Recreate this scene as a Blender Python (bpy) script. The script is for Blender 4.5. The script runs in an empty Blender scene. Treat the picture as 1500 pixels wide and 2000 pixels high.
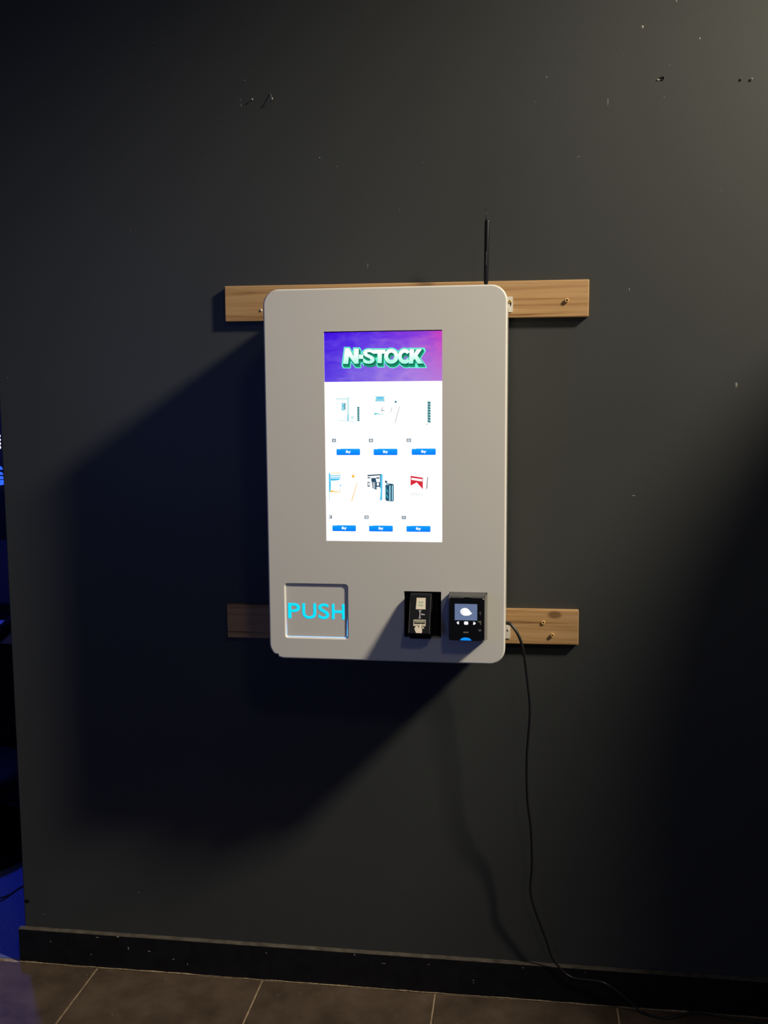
import bpy, bmesh, math, random
from mathutils import Matrix, Vector
random.seed(7)
sc = bpy.context.scene
col = sc.collection

# ------------------------------------------------------------------ camera
def look(yaw, pitch, roll):
    cy, sy, cp, sp = math.cos(yaw), math.sin(yaw), math.cos(pitch), math.sin(pitch)
    fwd = Vector((sy * cp, cy * cp, sp)); right = Vector((cy, -sy, 0)); up = right.cross(fwd)
    cr, sr = math.cos(roll), math.sin(roll)
    r2, u2 = right * cr + up * sr, up * cr - right * sr
    return Matrix((r2, u2, -fwd)).transposed()
cam_d = bpy.data.cameras.new('camera'); cam = bpy.data.objects.new('camera', cam_d); col.objects.link(cam)
cam_d.sensor_fit = 'VERTICAL'; cam_d.sensor_height = 36.0; cam_d.lens = 1930.73 / 2000 * 36.0
cam_d.clip_start = 0.05
cam.matrix_world = Matrix.Translation((0.4457, -2.4998, 1.5695)) @ look(-0.1389, -0.1096, -0.0067).to_4x4()
sc.camera = cam

# ------------------------------------------------------------------ world, light, exposure
world = bpy.data.worlds.new('dim_room_air'); sc.world = world; world.use_nodes = True
bg = world.node_tree.nodes['Background']
bg.inputs['Color'].default_value = (0.75, 0.80, 1.0, 1); bg.inputs['Strength'].default_value = 0.040
sc.view_settings.view_transform = 'Standard'; sc.view_settings.look = 'None'
sc.view_settings.exposure = 0.0; sc.view_settings.gamma = 1.0; sc.view_settings.use_curve_mapping = False
LAMP = Vector((3.3, -1.63, 4.03)); LAMP_AIM = Vector((0.34, 0.0, 1.48)); LAMP_POWER = 1040.0
LAMP_COLOR = (1.0, 0.875, 0.65); LAMP_RADIUS = 0.23; LAMP_CONE = 42.0
FILL = Vector((1.7, -3.9, 4.03)); FILL_AIM = Vector((0.2, 0.0, 1.3)); FILL_POWER = 40.0
BLUE_FILL = Vector((-1.5, -3.4, 1.7)); BLUE_FILL_POWER = 23.0
BLUE_POWER = 50.0

# ------------------------------------------------------------------ helpers
def lin(c):
    return tuple(((v / 255) / 12.92 if v / 255 <= 0.04045 else ((v / 255 + 0.055) / 1.055) ** 2.4) for v in c)
MATS = {}
def mat(name, color=(0.5, 0.5, 0.5), rough=0.5, metal=0.0, spec=0.5, noise=None, bump=None, coat=0.0):
    """principled material; noise=(scale, amount) mottles the colour, bump=(scale, strength, distance)"""
    if name in MATS: return MATS[name]
    m = bpy.data.materials.new(name); m.use_nodes = True; nt = m.node_tree; b = nt.nodes['Principled BSDF']
    b.inputs['Base Color'].default_value = (*color, 1); b.inputs['Roughness'].default_value = rough
    b.inputs['Metallic'].default_value = metal; b.inputs['Specular IOR Level'].default_value = spec
    b.inputs['Coat Weight'].default_value = coat
    geo = nt.nodes.new('ShaderNodeNewGeometry')
    if noise:
        n = nt.nodes.new('ShaderNodeTexNoise'); n.inputs['Scale'].default_value = noise[0]; n.inputs['Detail'].default_value = 6
        nt.links.new(geo.outputs['Position'], n.inputs['Vector'])
        r = nt.nodes.new('ShaderNodeValToRGB'); a = noise[1]
        r.color_ramp.elements[0].position = 0.3; r.color_ramp.elements[1].position = 0.7
        r.color_ramp.elements[0].color = tuple(v * (1 - a) for v in color) + (1,)
        r.color_ramp.elements[1].color = tuple(min(1, v * (1 + a)) for v in color) + (1,)
        nt.links.new(n.outputs['Fac'], r.inputs['Fac']); nt.links.new(r.outputs['Color'], b.inputs['Base Color'])
    if bump:
        n = nt.nodes.new('ShaderNodeTexNoise'); n.inputs['Scale'].default_value = bump[0]; n.inputs['Detail'].default_value = 4
        nt.links.new(geo.outputs['Position'], n.inputs['Vector'])
        bp = nt.nodes.new('ShaderNodeBump'); bp.inputs['Strength'].default_value = bump[1]; bp.inputs['Distance'].default_value = bump[2]
        nt.links.new(n.outputs['Fac'], bp.inputs['Height']); nt.links.new(bp.outputs['Normal'], b.inputs['Normal'])
    MATS[name] = m; return m
def em(name, rgb, strength=1.0):
    if name in MATS: return MATS[name]
    m = bpy.data.materials.new(name); m.use_nodes = True; b = m.node_tree.nodes['Principled BSDF']
    b.inputs['Base Color'].default_value = (0.01, 0.01, 0.01, 1); b.inputs['Roughness'].default_value = 0.3
    b.inputs['Specular IOR Level'].default_value = 0.0
    b.inputs['Emission Color'].default_value = (*lin(rgb), 1); b.inputs['Emission Strength'].default_value = strength
    MATS[name] = m; return m

WLOC = {}
def tag(o, label=None, cat=None, group=None, kind=None):
    if label: o['label'] = label
    if cat: o['category'] = cat
    if group: o['group'] = group
    if kind: o['kind'] = kind
    return o
def empty(name, loc):
    o = bpy.data.objects.new(name, None); o.empty_display_size = 0.05; o.location = loc; col.objects.link(o)
    WLOC[o] = Vector(loc); return o
def place(o, parent, c):
    WLOC[o] = Vector(c)
    if parent: o.parent = parent; o.location = Vector(c) - WLOC[parent]
    else: o.location = c
def mk(name, verts, faces, mats, parent=None, idx=None, smooth=False):
    """one mesh object from world-space vertices, origin at its bounding-box centre"""
    lo = [min(v[i] for v in verts) for i in range(3)]; hi = [max(v[i] for v in verts) for i in range(3)]
    c = Vector([(a + b) / 2 for a, b in zip(lo, hi)])
    me = bpy.data.meshes.new(name); me.from_pydata([tuple(Vector(v) - c) for v in verts], [], faces)
    if not isinstance(mats, (list, tuple)): mats = [mats]
    for m in mats: me.materials.append(m)
    if idx:
        for p, i in zip(me.polygons, idx): p.material_index = i
    if smooth:
        for p in me.polygons: p.use_smooth = True
    me.update()
    o = bpy.data.objects.new(name, me); col.objects.link(o); place(o, parent, c); return o
def mk_bm(name, bm, m, parent=None, smooth=False, fix=True):
    if fix: bmesh.ops.recalc_face_normals(bm, faces=bm.faces)
    bm.verts.index_update()
    o = mk(name, [v.co.copy() for v in bm.verts], [[v.index for v in f.verts] for f in bm.faces], m, parent, smooth=smooth)
    bm.free(); return o
def bm_box(bm, x0, x1, y0, y1, z0, z1, bevel=0.0, seg=2):
    r = bmesh.ops.create_cube(bm, size=1)
    for v in r['verts']:
        v.co = Vector(((x0 + x1) / 2 + v.co.x * (x1 - x0), (y0 + y1) / 2 + v.co.y * (y1 - y0), (z0 + z1) / 2 + v.co.z * (z1 - z0)))
    if bevel:
        es = list({e for v in r['verts'] for e in v.link_edges})
        bmesh.ops.bevel(bm, geom=es, offset=bevel, segments=seg, profile=0.5, affect='EDGES')
def box(name, x0, x1, y0, y1, z0, z1, m, parent=None, bevel=0.0, seg=2):
    bm = bmesh.new(); bm_box(bm, x0, x1, y0, y1, z0, z1, bevel, seg); return mk_bm(name, bm, m, parent)
def rrect(x0, x1, z0, z1, r, n=8):
    pts = []
    for cx, cz, a0 in ((x1 - r, z1 - r, 0), (x0 + r, z1 - r, 90), (x0 + r, z0 + r, 180), (x1 - r, z0 + r, 270)):
        for i in range(n + 1):
            a = math.radians(a0 + 90 * i / n); pts.append((cx + r * math.cos(a), cz + r * math.sin(a)))
    return pts
def tube(name, pts, rad, m, parent=None, seg=10, sub=8):
    """smooth tube through pts (Catmull-Rom); rad is a number or a list"""
    P = [Vector(p) for p in pts]; path = []; rads = []
    rl = rad if isinstance(rad, (list, tuple)) else [rad] * len(P)
    for i in range(len(P) - 1):
        p0, p1, p2, p3 = P[max(i - 1, 0)], P[i], P[i + 1], P[min(i + 2, len(P) - 1)]
        for k in range(sub):
            t = k / sub
            path.append(0.5 * ((2 * p1) + (p2 - p0) * t + (2 * p0 - 5 * p1 + 4 * p2 - p3) * t * t + (3 * p1 - p0 - 3 * p2 + p3) * t ** 3))
            rads.append(rl[i] * (1 - t) + rl[i + 1] * t)
    path.append(P[-1]); rads.append(rl[-1])
    vs, fs = [], []; nrm = None
    for i, p in enumerate(path):
        d = (path[min(i + 1, len(path) - 1)] - path[max(i - 1, 0)]).normalized()
        if nrm is None: nrm = d.orthogonal().normalized()
        nrm = (nrm - d * nrm.dot(d)).normalized(); b = d.cross(nrm)
        for k in range(seg):
            a = 2 * math.pi * k / seg; vs.append(p + (nrm * math.cos(a) + b * math.sin(a)) * rads[i])
    for i in range(len(path) - 1):
        for k in range(seg):
            a, b2 = i * seg + k, i * seg + (k + 1) % seg; fs.append([a, b2, b2 + seg, a + seg])
    fs.append(list(range(seg))[::-1]); fs.append([(len(path) - 1) * seg + k for k in range(seg)])
    return mk(name, vs, fs, m, parent, smooth=True)
def lathe(name, base, axis, prof, m, parent=None, seg=16, smooth=True):
    """prof: list of (distance along axis, radius)"""
    axis = Vector(axis).normalized(); a = axis.orthogonal().normalized(); b = axis.cross(a); base = Vector(base); vs, fs = [], []
    for h, r in prof:
        for k in range(seg):
            t = 2 * math.pi * k / seg; vs.append(base + axis * h + (a * math.cos(t) + b * math.sin(t)) * r)
    for i in range(len(prof) - 1):
        for k in range(seg):
            p, q = i * seg + k, i * seg + (k + 1) % seg; fs.append([p, q, q + seg, p + seg])
    fs.append(list(range(seg))[::-1]); fs.append([(len(prof) - 1) * seg + k for k in range(seg)])
    return mk(name, vs, fs, m, parent, smooth=smooth)
def prism_x(name, x0, x1, prof, m, parent=None, bevel=0.0):
    """prof: (y, z) polygon swept from x0 to x1"""
    bm = bmesh.new(); A = [bm.verts.new((x0, y, z)) for y, z in prof]; B = [bm.verts.new((x1, y, z)) for y, z in prof]
    bm.faces.new(A); bm.faces.new(B[::-1]); n = len(prof)
    for i in range(n): bm.faces.new((A[i], B[i], B[(i + 1) % n], A[(i + 1) % n]))
    if bevel: bmesh.ops.bevel(bm, geom=list(bm.edges), offset=bevel, segments=2, profile=0.5, affect='EDGES')
    return mk_bm(name, bm, m, parent)
def loft_plate(name, rings, m, parent=None, cap=True, holes=None):
    """rings: list of (outline [(x,z)], y) from back to front, same point count; front cap may have holes (lists of (outline, y_front, y_back))"""
    bm = bmesh.new(); R = []
    for out, y in rings: R.append([bm.verts.new((x, y, z)) for x, z in out])
    n = len(R[0])
    for a, b in zip(R[:-1], R[1:]):
        for i in range(n): bm.faces.new((a[i], a[(i + 1) % n], b[(i + 1) % n], b[i]))
    if holes is None:
        bm.faces.new(R[-1])
        if cap: bm.faces.new(R[0][::-1])
    else:
        edges = [bm.edges.get((R[-1][i], R[-1][(i + 1) % n])) for i in range(n)]
        for out, yf, yb in holes:
            a = [bm.verts.new((x, yf, z)) for x, z in out]; b = [bm.verts.new((x, yb, z)) for x, z in out]; k = len(a)
            for i in range(k):
                bm.faces.new((a[i], a[(i + 1) % k], b[(i + 1) % k], b[i])); edges.append(bm.edges.get((a[i], a[(i + 1) % k])))
        bmesh.ops.triangle_fill(bm, use_beauty=True, edges=edges)
    return mk_bm(name, bm, m, parent)
def inset(out, d):
    n = len(out); r = []
    for i in range(n):
        p, q, s = Vector(out[i - 1]), Vector(out[i]), Vector(out[(i + 1) % n])
        e1 = (q - p); e2 = (s - q)
        nn = Vector((-(e1.y + e2.y), e1.x + e2.x)).normalized(); r.append(tuple(q + nn * d))
    return r

def outline_mesh(text=None, polys=None, offset=0.0, shear=0.0):
    """filled flat shape from the built-in font or from polygons, as 2-D vertices and faces"""
    if text is not None:
        cu = bpy.data.curves.new('tmp', 'FONT'); cu.body = text; cu.size = 1.0; cu.shear = shear
    else:
        cu = bpy.data.curves.new('tmp', 'CURVE'); cu.dimensions = '2D'; cu.fill_mode = 'BOTH'
        for pl in polys:
            s = cu.splines.new('POLY'); s.points.add(len(pl) - 1); s.use_cyclic_u = True
            for pt, (x, y) in zip(s.points, pl): pt.co = (x, y, 0, 1)
    cu.offset = offset
    if text is not None: cu.resolution_u = 6
    o = bpy.data.objects.new('tmp', cu); col.objects.link(o)
    me = bpy.data.meshes.new_from_object(o.evaluated_get(bpy.context.evaluated_depsgraph_get()))
    V = [(v.co.x, v.co.y) for v in me.vertices]; Fc = [list(p.vertices) for p in me.polygons]
    bpy.data.objects.remove(o); bpy.data.curves.remove(cu); bpy.data.meshes.remove(me)
    return V, Fc
def bbox(V): return min(v[0] for v in V), max(v[0] for v in V), min(v[1] for v in V), max(v[1] for v in V)
def text_fit(text, x0, x1, z0, z1, bold=0.0, shear=0.0):
    """text stretched into a rectangle; returns 2-D verts, faces"""
    V, Fc = outline_mesh(text, offset=bold, shear=shear); a, b, c, d = bbox(V)
    return [(x0 + (x - a) / (b - a) * (x1 - x0), z0 + (y - c) / (d - c) * (z1 - z0)) for x, y in V], Fc

# ------------------------------------------------------------------ materials of the place
M_wall = mat('charcoal_wall_paint', (0.042, 0.0465, 0.048), 0.46, spec=0.42, noise=(2.2, 0.05), bump=(240, 0.09, 0.0012))
M_base = mat('black_baseboard_paint', (0.0075, 0.0080, 0.0105), 0.5, spec=0.2, noise=(30, 0.25), bump=(120, 0.2, 0.001))
M_ledge = mat('pale_baseboard_top', (0.085, 0.075, 0.064), 0.8, spec=0.2, noise=(40, 0.35))
M_caulk = mat('dried_beige_caulk', (0.30, 0.23, 0.15), 0.85, spec=0.2, noise=(60, 0.5))
M_grout = mat('tan_grout', (0.33, 0.25, 0.17), 0.9, spec=0.2, noise=(50, 0.35))
M_chip = mat('bare_plaster_chip', (0.42, 0.40, 0.36), 0.8, spec=0.2)
M_scuff = mat('grey_scuff', (0.22, 0.21, 0.19), 0.7, spec=0.3)
M_hole = mat('dark_hole', (0.004, 0.004, 0.004), 0.9, spec=0.1)
M_white = mat('warm_white_powder_coat', (0.74, 0.735, 0.72), 0.42, spec=0.4, bump=(900, 0.05, 0.0003))
M_body = mat('grey_side_sheet', (0.42, 0.40, 0.39), 0.22, spec=0.5)
M_tab = mat('white_tab_paint', (0.72, 0.70, 0.66), 0.45)
M_black = mat('black_plastic', (0.007, 0.008, 0.012), 0.4, spec=0.3, bump=(700, 0.08, 0.0003))
M_gloss = mat('glossy_black_plastic', (0.006, 0.007, 0.010), 0.12, spec=0.5)
M_grey_pl = mat('highlight_grey_plastic', (0.05, 0.05, 0.05), 0.5, spec=0.5)
M_recess = mat('black_recess_paint', (0.006, 0.008, 0.012), 0.6, spec=0.3)
M_brass = mat('brass_screw', (0.75, 0.52, 0.16), 0.28, metal=1.0)
M_steel = mat('steel_screw', (0.78, 0.76, 0.74), 0.5, metal=0.6)
M_cord = mat('black_rubber_cord', (0.010, 0.010, 0.012), 0.38, spec=0.5)
M_collar = mat('pale_wood_plug', (0.62, 0.40, 0.17), 0.7, noise=(300, 0.25))
M_sticker = mat('cream_sticker_print', (0.72, 0.66, 0.56), 0.6)
M_sticker_g = mat('green_sticker_print', (0.16, 0.42, 0.28), 0.6)
M_sticker_l = mat('lilac_sticker_print', (0.50, 0.49, 0.56), 0.6)
M_sticker_d = mat('olive_sticker_print', (0.30, 0.30, 0.22), 0.6)

def wood(name, knot, seed):
    m = bpy.data.materials.new(name); m.use_nodes = True; nt = m.node_tree; b = nt.nodes['Principled BSDF']; L = nt.links.new
    geo = nt.nodes.new('ShaderNodeNewGeometry')
    # pull of the knot: grain lines bend round it
    dist = nt.nodes.new('ShaderNodeVectorMath'); dist.operation = 'DISTANCE'; dist.inputs[1].default_value = knot
    sc_ = nt.nodes.new('ShaderNodeMapping'); sc_.inputs['Scale'].default_value = (0.55, 1, 1)
    sc_.inputs['Location'].default_value = (knot[0] * 0.45, 0, 0)
    L(geo.outputs['Position'], sc_.inputs['Vector']); L(sc_.outputs['Vector'], dist.inputs[0])
    mp = nt.nodes.new('ShaderNodeMapping'); mp.inputs['Scale'].default_value = (1.5, 46, 52); mp.inputs['Location'].default_value = (seed, seed * 2, seed * 3)
    L(geo.outputs['Position'], mp.inputs['Vector'])
    n1 = nt.nodes.new('ShaderNodeTexNoise'); n1.inputs['Scale'].default_value = 1.7; n1.inputs['Detail'].default_value = 5; n1.inputs['Distortion'].default_value = 0.6
    L(mp.outputs['Vector'], n1.inputs['Vector'])
    ramp = nt.nodes.new('ShaderNodeValToRGB'); cr = ramp.color_ramp
    cr.elements[0].position = 0.34; cr.elements[0].color = (0.23, 0.115, 0.046, 1)
    cr.elements[1].position = 0.57; cr.elements[1].color = (0.52, 0.325, 0.160, 1)
    e = cr.elements.new(0.42); e.color = (0.43, 0.255, 0.115, 1)
    L(n1.outputs['Fac'], ramp.inputs['Fac'])
    mp2 = nt.nodes.new('ShaderNodeMapping'); mp2.inputs['Scale'].default_value = (6, 300, 330); L(geo.outputs['Position'], mp2.inputs['Vector'])
    n2 = nt.nodes.new('ShaderNodeTexNoise'); n2.inputs['Scale'].default_value = 1.0; n2.inputs['Detail'].default_value = 3; L(mp2.outputs['Vector'], n2.inputs['Vector'])
    mr = nt.nodes.new('ShaderNodeMapRange'); mr.inputs['To Min'].default_value = 0.82; mr.inputs['To Max'].default_value = 1.12; L(n2.outputs['Fac'], mr.inputs['Value'])
    mul = nt.nodes.new('ShaderNodeMix'); mul.data_type = 'RGBA'; mul.blend_type = 'MULTIPLY'; mul.inputs['Factor'].default_value = 1.0
    L(ramp.outputs['Color'], mul.inputs['A']); L(mr.outputs['Result'], mul.inputs['B'])
    kr = nt.nodes.new('ShaderNodeMapRange'); kr.inputs['From Min'].default_value = 0.006; kr.inputs['From Max'].default_value = 0.0125
    kr.inputs['To Min'].default_value = 0.75; kr.inputs['To Max'].default_value = 0.0; kr.interpolation_type = 'SMOOTHSTEP'
    L(dist.outputs['Value'], kr.inputs['Value'])
    mix = nt.nodes.new('ShaderNodeMix'); mix.data_type = 'RGBA'; mix.inputs['B'].default_value = (0.13, 0.062, 0.028, 1)
    L(kr.outputs['Result'], mix.inputs['Factor']); L(mul.outputs['Result'], mix.inputs['A']); L(mix.outputs['Result'], b.inputs['Base Color'])
    b.inputs['Roughness'].default_value = 0.6; b.inputs['Specular IOR Level'].default_value = 0.3
    bp = nt.nodes.new('ShaderNodeBump'); bp.inputs['Strength'].default_value = 0.25; bp.inputs['Distance'].default_value = 0.0008
    L(n2.outputs['Fac'], bp.inputs['Height']); L(bp.outputs['Normal'], b.inputs['Normal'])
    return m
def tile_mat():
    m = bpy.data.materials.new('dark_brown_slate_tile'); m.use_nodes = True; nt = m.node_tree; b = nt.nodes['Principled BSDF']; L = nt.links.new
    geo = nt.nodes.new('ShaderNodeNewGeometry')
    n = nt.nodes.new('ShaderNodeTexNoise'); n.inputs['Scale'].default_value = 7; n.inputs['Detail'].default_value = 8; n.inputs['Roughness'].default_value = 0.6
    L(geo.outputs['Position'], n.inputs['Vector'])
    r = nt.nodes.new('ShaderNodeValToRGB'); r.color_ramp.elements[0].position = 0.32; r.color_ramp.elements[1].position = 0.72
    r.color_ramp.elements[0].color = (0.050, 0.035, 0.026, 1); r.color_ramp.elements[1].color = (0.120, 0.086, 0.064, 1)
    L(n.outputs['Fac'], r.inputs['Fac']); L(r.outputs['Color'], b.inputs['Base Color'])
    b.inputs['Roughness'].default_value = 0.55; b.inputs['Specular IOR Level'].default_value = 0.35
    n2 = nt.nodes.new('ShaderNodeTexNoise'); n2.inputs['Scale'].default_value = 28; n2.inputs['Detail'].default_value = 5; L(geo.outputs['Position'], n2.inputs['Vector'])
    bp = nt.nodes.new('ShaderNodeBump'); bp.inputs['Strength'].default_value = 0.3; bp.inputs['Distance'].default_value = 0.002
    L(n2.outputs['Fac'], bp.inputs['Height']); L(bp.outputs['Normal'], b.inputs['Normal'])
    return m
M_tile = tile_mat()
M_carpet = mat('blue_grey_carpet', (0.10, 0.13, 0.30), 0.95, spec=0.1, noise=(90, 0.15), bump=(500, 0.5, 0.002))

# ------------------------------------------------------------------ setting
WX = -0.9434                                   # free end of the charcoal wall
wall = tag(box('wall_back', WX, 4.2, 0.0, 0.14, -0.002, 4.3, M_wall, bevel=0.003), 'charcoal painted wall with nail holes and chipped paint', kind='structure')
far = tag(box('wall_far', -4.0, WX - 0.0, 2.6, 2.7, 0, 4.3, mat('dark_navy_wall_paint', (0.02, 0.022, 0.03), 0.7)), 'dark wall of the blue lit space beyond', kind='structure')
ceil = tag(box('ceiling', -4.0, 4.2, -4.5, 2.7, 4.3, 4.4, mat('black_ceiling_paint', (0.02, 0.02, 0.022), 0.8)), 'black painted ceiling', kind='structure')

# floor: grout bed with every tile a child; carpet beyond the wall end
TS, T1 = 0.4750, -0.7208
floor = tag(box('floor', -4.0, 4.2, -4.5, -0.004, -0.05, -0.0022, M_grout), 'dark brown slate tile floor with tan grout', kind='structure')
J = 0.0026
tile_me = None
for r in range(7):
    for c in range(-3, 6):
        x0, x1 = T1 + c * TS + J, T1 + (c + 1) * TS - J
        y1 = -0.0205 - r * TS - (J if r else 0); y0 = -0.0205 - (r + 1) * TS + J
        if tile_me is None or r == 0 and c == -3:
            o = box('tile', x0, x1, y0, y1, -0.012, 0.0, M_tile, floor, bevel=0.0012, seg=2)
            if r == 0: tile_me = o.data; w0 = (x1 - x0, y1 - y0)
        else:
            o = bpy.data.objects.new('tile', tile_me); col.objects.link(o)
            place(o, floor, ((x0 + x1) / 2, (y0 + y1) / 2, -0.006 + random.uniform(-0.0003, 0.0003)))
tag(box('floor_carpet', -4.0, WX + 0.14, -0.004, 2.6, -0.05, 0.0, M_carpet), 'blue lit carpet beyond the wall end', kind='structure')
tag(box('trim_1', -4.0, -1.0, -0.016, -0.012, -0.004, 0.0006, M_caulk), 'thin beige strip where tile meets blue carpet', kind='structure')

# baseboard with paler top, caulk line and paint chips
bb = tag(box('baseboard_back', WX - 0.0117, 4.2, -0.016, -0.0001, 0.0, 0.0965, M_base, bevel=0.0008, seg=1), 'black painted baseboard with chipped paint along the tiles', kind='structure')
vs, fs = [], []
n = 240; xa, xb = WX - 0.0117, 2.6
for i in range(n + 1):
    x = xa + (xb - xa) * i / n; h = 0.0012 + random.uniform(-0.0004, 0.0004)
    vs += [(x, -0.0163, 0.0960), (x, -0.0158, 0.0962 + h), (x, -0.0004, 0.0966 + h)]
for i in range(n):
    a = i * 3; fs += [[a, a + 3, a + 4, a + 1], [a + 1, a + 4, a + 5, a + 2]]
mk('pale_ledge', vs, fs, M_ledge, bb)
vs, fs = [], []
n = 700; random.seed(3); ph = [random.uniform(0, 6) for _ in range(6)]
for i in range(n + 1):
    x = xa + (1.6 - xa) * i / n
    w = 0.0052 + 0.0022 * math.sin(x * 9 + ph[0]) + 0.0012 * math.sin(x * 47 + ph[1]) + random.uniform(-0.0010, 0.0010)
    h = 0.0030 + 0.0016 * math.sin(x * 13 + ph[2]) + 0.0014 * math.sin(x * 71 + ph[3]) + random.uniform(-0.0008, 0.0010)
    g = 0.62 + 0.38 * math.sin(x * 23 + ph[4]) * math.sin(x * 5.3 + ph[5]); w, h = max(w * 0.72 * g, 0.0012), max(h * 0.50 * g, 0.0004)
    vs += [(x, -0.0160, h), (x, -0.0162 - w * 0.45, h * 0.55 + 0.0004), (x, -0.0164 - w, 0.0004)]
for i in range(n):
    a = i * 3; fs += [[a, a + 1, a + 4, a + 3], [a + 1, a + 2, a + 5, a + 4]]
mk('caulk_line', vs, fs, M_caulk, bb)
def chip(name, parent, x, y, z, w, h, m, n=7, rot=0.0, d=0.0006):
    """a small irregular raised flake on a surface facing the room"""
    ring = []
    for k in range(n):
        a = 2 * math.pi * k / n; s = random.uniform(0.65, 1.15); u, v = math.cos(a) * w * s, math.sin(a) * h * s
        ring.append((x + u * math.cos(rot) - v * math.sin(rot), z + u * math.sin(rot) + v * math.cos(rot)))
    vs = [(a, y, b) for a, b in ring] + [(x + (a - x) * 0.6, y - d, z + (b - z) * 0.6) for a, b in ring]
    fs = [[k, (k + 1) % n, n + (k + 1) % n, n + k] for k in range(n)] + [[n + k for k in range(n)]]
    return mk(name, vs, fs, m, parent)
random.seed(11)
for x, z, w, h, m in ((-0.72, 0.088, 0.006, 0.0012, M_caulk), (-0.66, 0.094, 0.005, 0.0010, M_chip), (-0.63, 0.062, 0.002, 0.005, M_scuff), (-0.57, 0.058, 0.006, 0.002, M_scuff),
                      (-0.86, 0.066, 0.003, 0.001, M_scuff), (-0.74, 0.036, 0.003, 0.001, M_scuff), (-0.50, 0.040, 0.004, 0.0012, M_scuff), (-0.235, 0.078, 0.003, 0.0012, M_scuff),
                      (0.01, 0.0905, 0.0022, 0.002, M_chip), (0.21, 0.078, 0.003, 0.0012, M_scuff), (0.33, 0.043, 0.003, 0.001, M_scuff), (0.33, 0.036, 0.002, 0.001, M_scuff),
                      (0.46, 0.088, 0.0025, 0.0015, M_scuff), (-0.46, 0.028, 0.002, 0.003, M_scuff), (0.09, 0.072, 0.008, 0.0006, M_scuff), (0.62, 0.088, 0.002, 0.0008, M_scuff)):
    chip('paint_chip', bb, x, -0.0160, z, w, h, m)
# specks of debris lying on the tiles near the wall
random.seed(5); vs, fs = [], []
for k in range(90):
    x, y, s = random.uniform(-0.9, 0.95), -0.02 - random.random() ** 1.5 * 0.26, random.uniform(0.0004, 0.0013)
    b0 = len(vs); a = random.uniform(0, 3)
    for q in range(4): vs.append((x + s * math.cos(a + q * 1.57), y + s * math.sin(a + q * 1.57) * 0.8, 0.0006))
    vs.append((x, y, 0.0006 + s)); fs += [[b0 + q, b0 + (q + 1) % 4, b0 + 4] for q in range(4)] + [[b0 + 3, b0 + 2, b0 + 1, b0]]
tag(mk('floor_debris', vs, fs, M_chip), 'tiny pale specks of plaster dust scattered on the tiles', 'debris', kind='stuff')

# marks in the wall paint
random.seed(21)
for x, z, w, h, m in ((-0.2489, 2.3731, 0.0022, 0.0014, M_scuff), (-0.2592, 2.3269, 0.0010, 0.0022, M_scuff), (-0.2582, 2.3145, 0.0008, 0.0050, M_scuff), (0.7186, 2.4467, 0.0032, 0.0036, M_chip),
                      (0.85, 2.413, 0.0016, 0.0030, M_chip), (0.7944, 2.4996, 0.0020, 0.0020, M_chip), (0.6413, 2.2787, 0.0010, 0.0100, M_scuff), (0.5748, 2.1561, 0.0055, 0.0008, M_scuff),
                      (0.4961, 2.3433, 0.0022, 0.0022, M_scuff), (-0.0601, 2.1788, 0.0016, 0.0024, M_scuff), (-0.0163, 2.1561, 0.0036, 0.0008, M_scuff), (0.059, 1.9134, 0.0008, 0.0070, M_scuff),
                      (0.1974, 2.1565, 0.0016, 0.0008, M_scuff), (-0.4816, 2.4763, 0.0014, 0.0014, M_scuff), (0.1397, 2.0456, 0.0016, 0.0010, M_scuff), (0.7201, 1.3379, 0.0060, 0.0012, M_scuff),
                      (0.9569, 1.6075, 0.0030, 0.0080, M_scuff), (-0.9176, 1.6435, 0.0012, 0.0018, M_scuff), (-0.559, 2.017, 0.0012, 0.0012, M_scuff), (0.7816, 2.358, 0.0013, 0.0013, M_scuff),
                      (0.7716, 2.2843, 0.0030, 0.0007, M_scuff), (0.8018, 2.1094, 0.0010, 0.0010, M_scuff), (0.9089, 2.0642, 0.0010, 0.0012, M_scuff), (0.4699, 2.2879, 0.0012, 0.0010, M_scuff),
                      (0.675, 2.3856, 0.0009, 0.0009, M_scuff), (-0.885, 0.137, 0.0016, 0.0016, M_scuff), (0.70, 1.84, 0.0012, 0.0050, M_scuff), (-0.60, 0.22, 0.0030, 0.0010, M_scuff)):
    chip('paint_chip', wall, x, 0.0, z, w, h, m, d=min(0.0005, min(w, h) * 0.5))
for x, z in ((0.7665, 2.3275), (0.9435, 2.3150), (0.9655, 2.3125)):          # craters of torn-out plugs: raised torn rim and a dark hole
    vs, fs = [], []; n = 9; r0 = 0.0042 if x < 0.9 else 0.0022
    for rr, yy in ((1.5, 0.0), (1.0, -0.0022), (0.72, -0.0008)):
        for k in range(n):
            a = 2 * math.pi * k / n; s = rr * r0 * random.uniform(0.8, 1.2); vs.append((x + s * math.cos(a), yy * random.uniform(0.5, 1.3), z + s * math.sin(a)))
    for i in range(2):
        for k in range(n): fs.append([i * n + k, i * n + (k + 1) % n, (i + 1) * n + (k + 1) % n, (i + 1) * n + k])
    fs.append([2 * n + k for k in range(n)])
    mk('plug_hole', vs, fs, [M_wall, M_hole], wall, idx=[0] * (2 * n) + [1])
chip('paint_chip', wall, 0.7575, 0.0, 2.3245, 0.0050, 0.0022, M_chip, d=0.002); chip('paint_chip', wall, 0.9700, 0.0, 2.3165, 0.0022, 0.0022, M_chip, d=0.0015)
chip('paint_chip', wall, WX + 0.008, -0.0002, 0.172, 0.009, 0.006, M_hole, d=0.0002)                    # knock in the free edge of the wall
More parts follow.
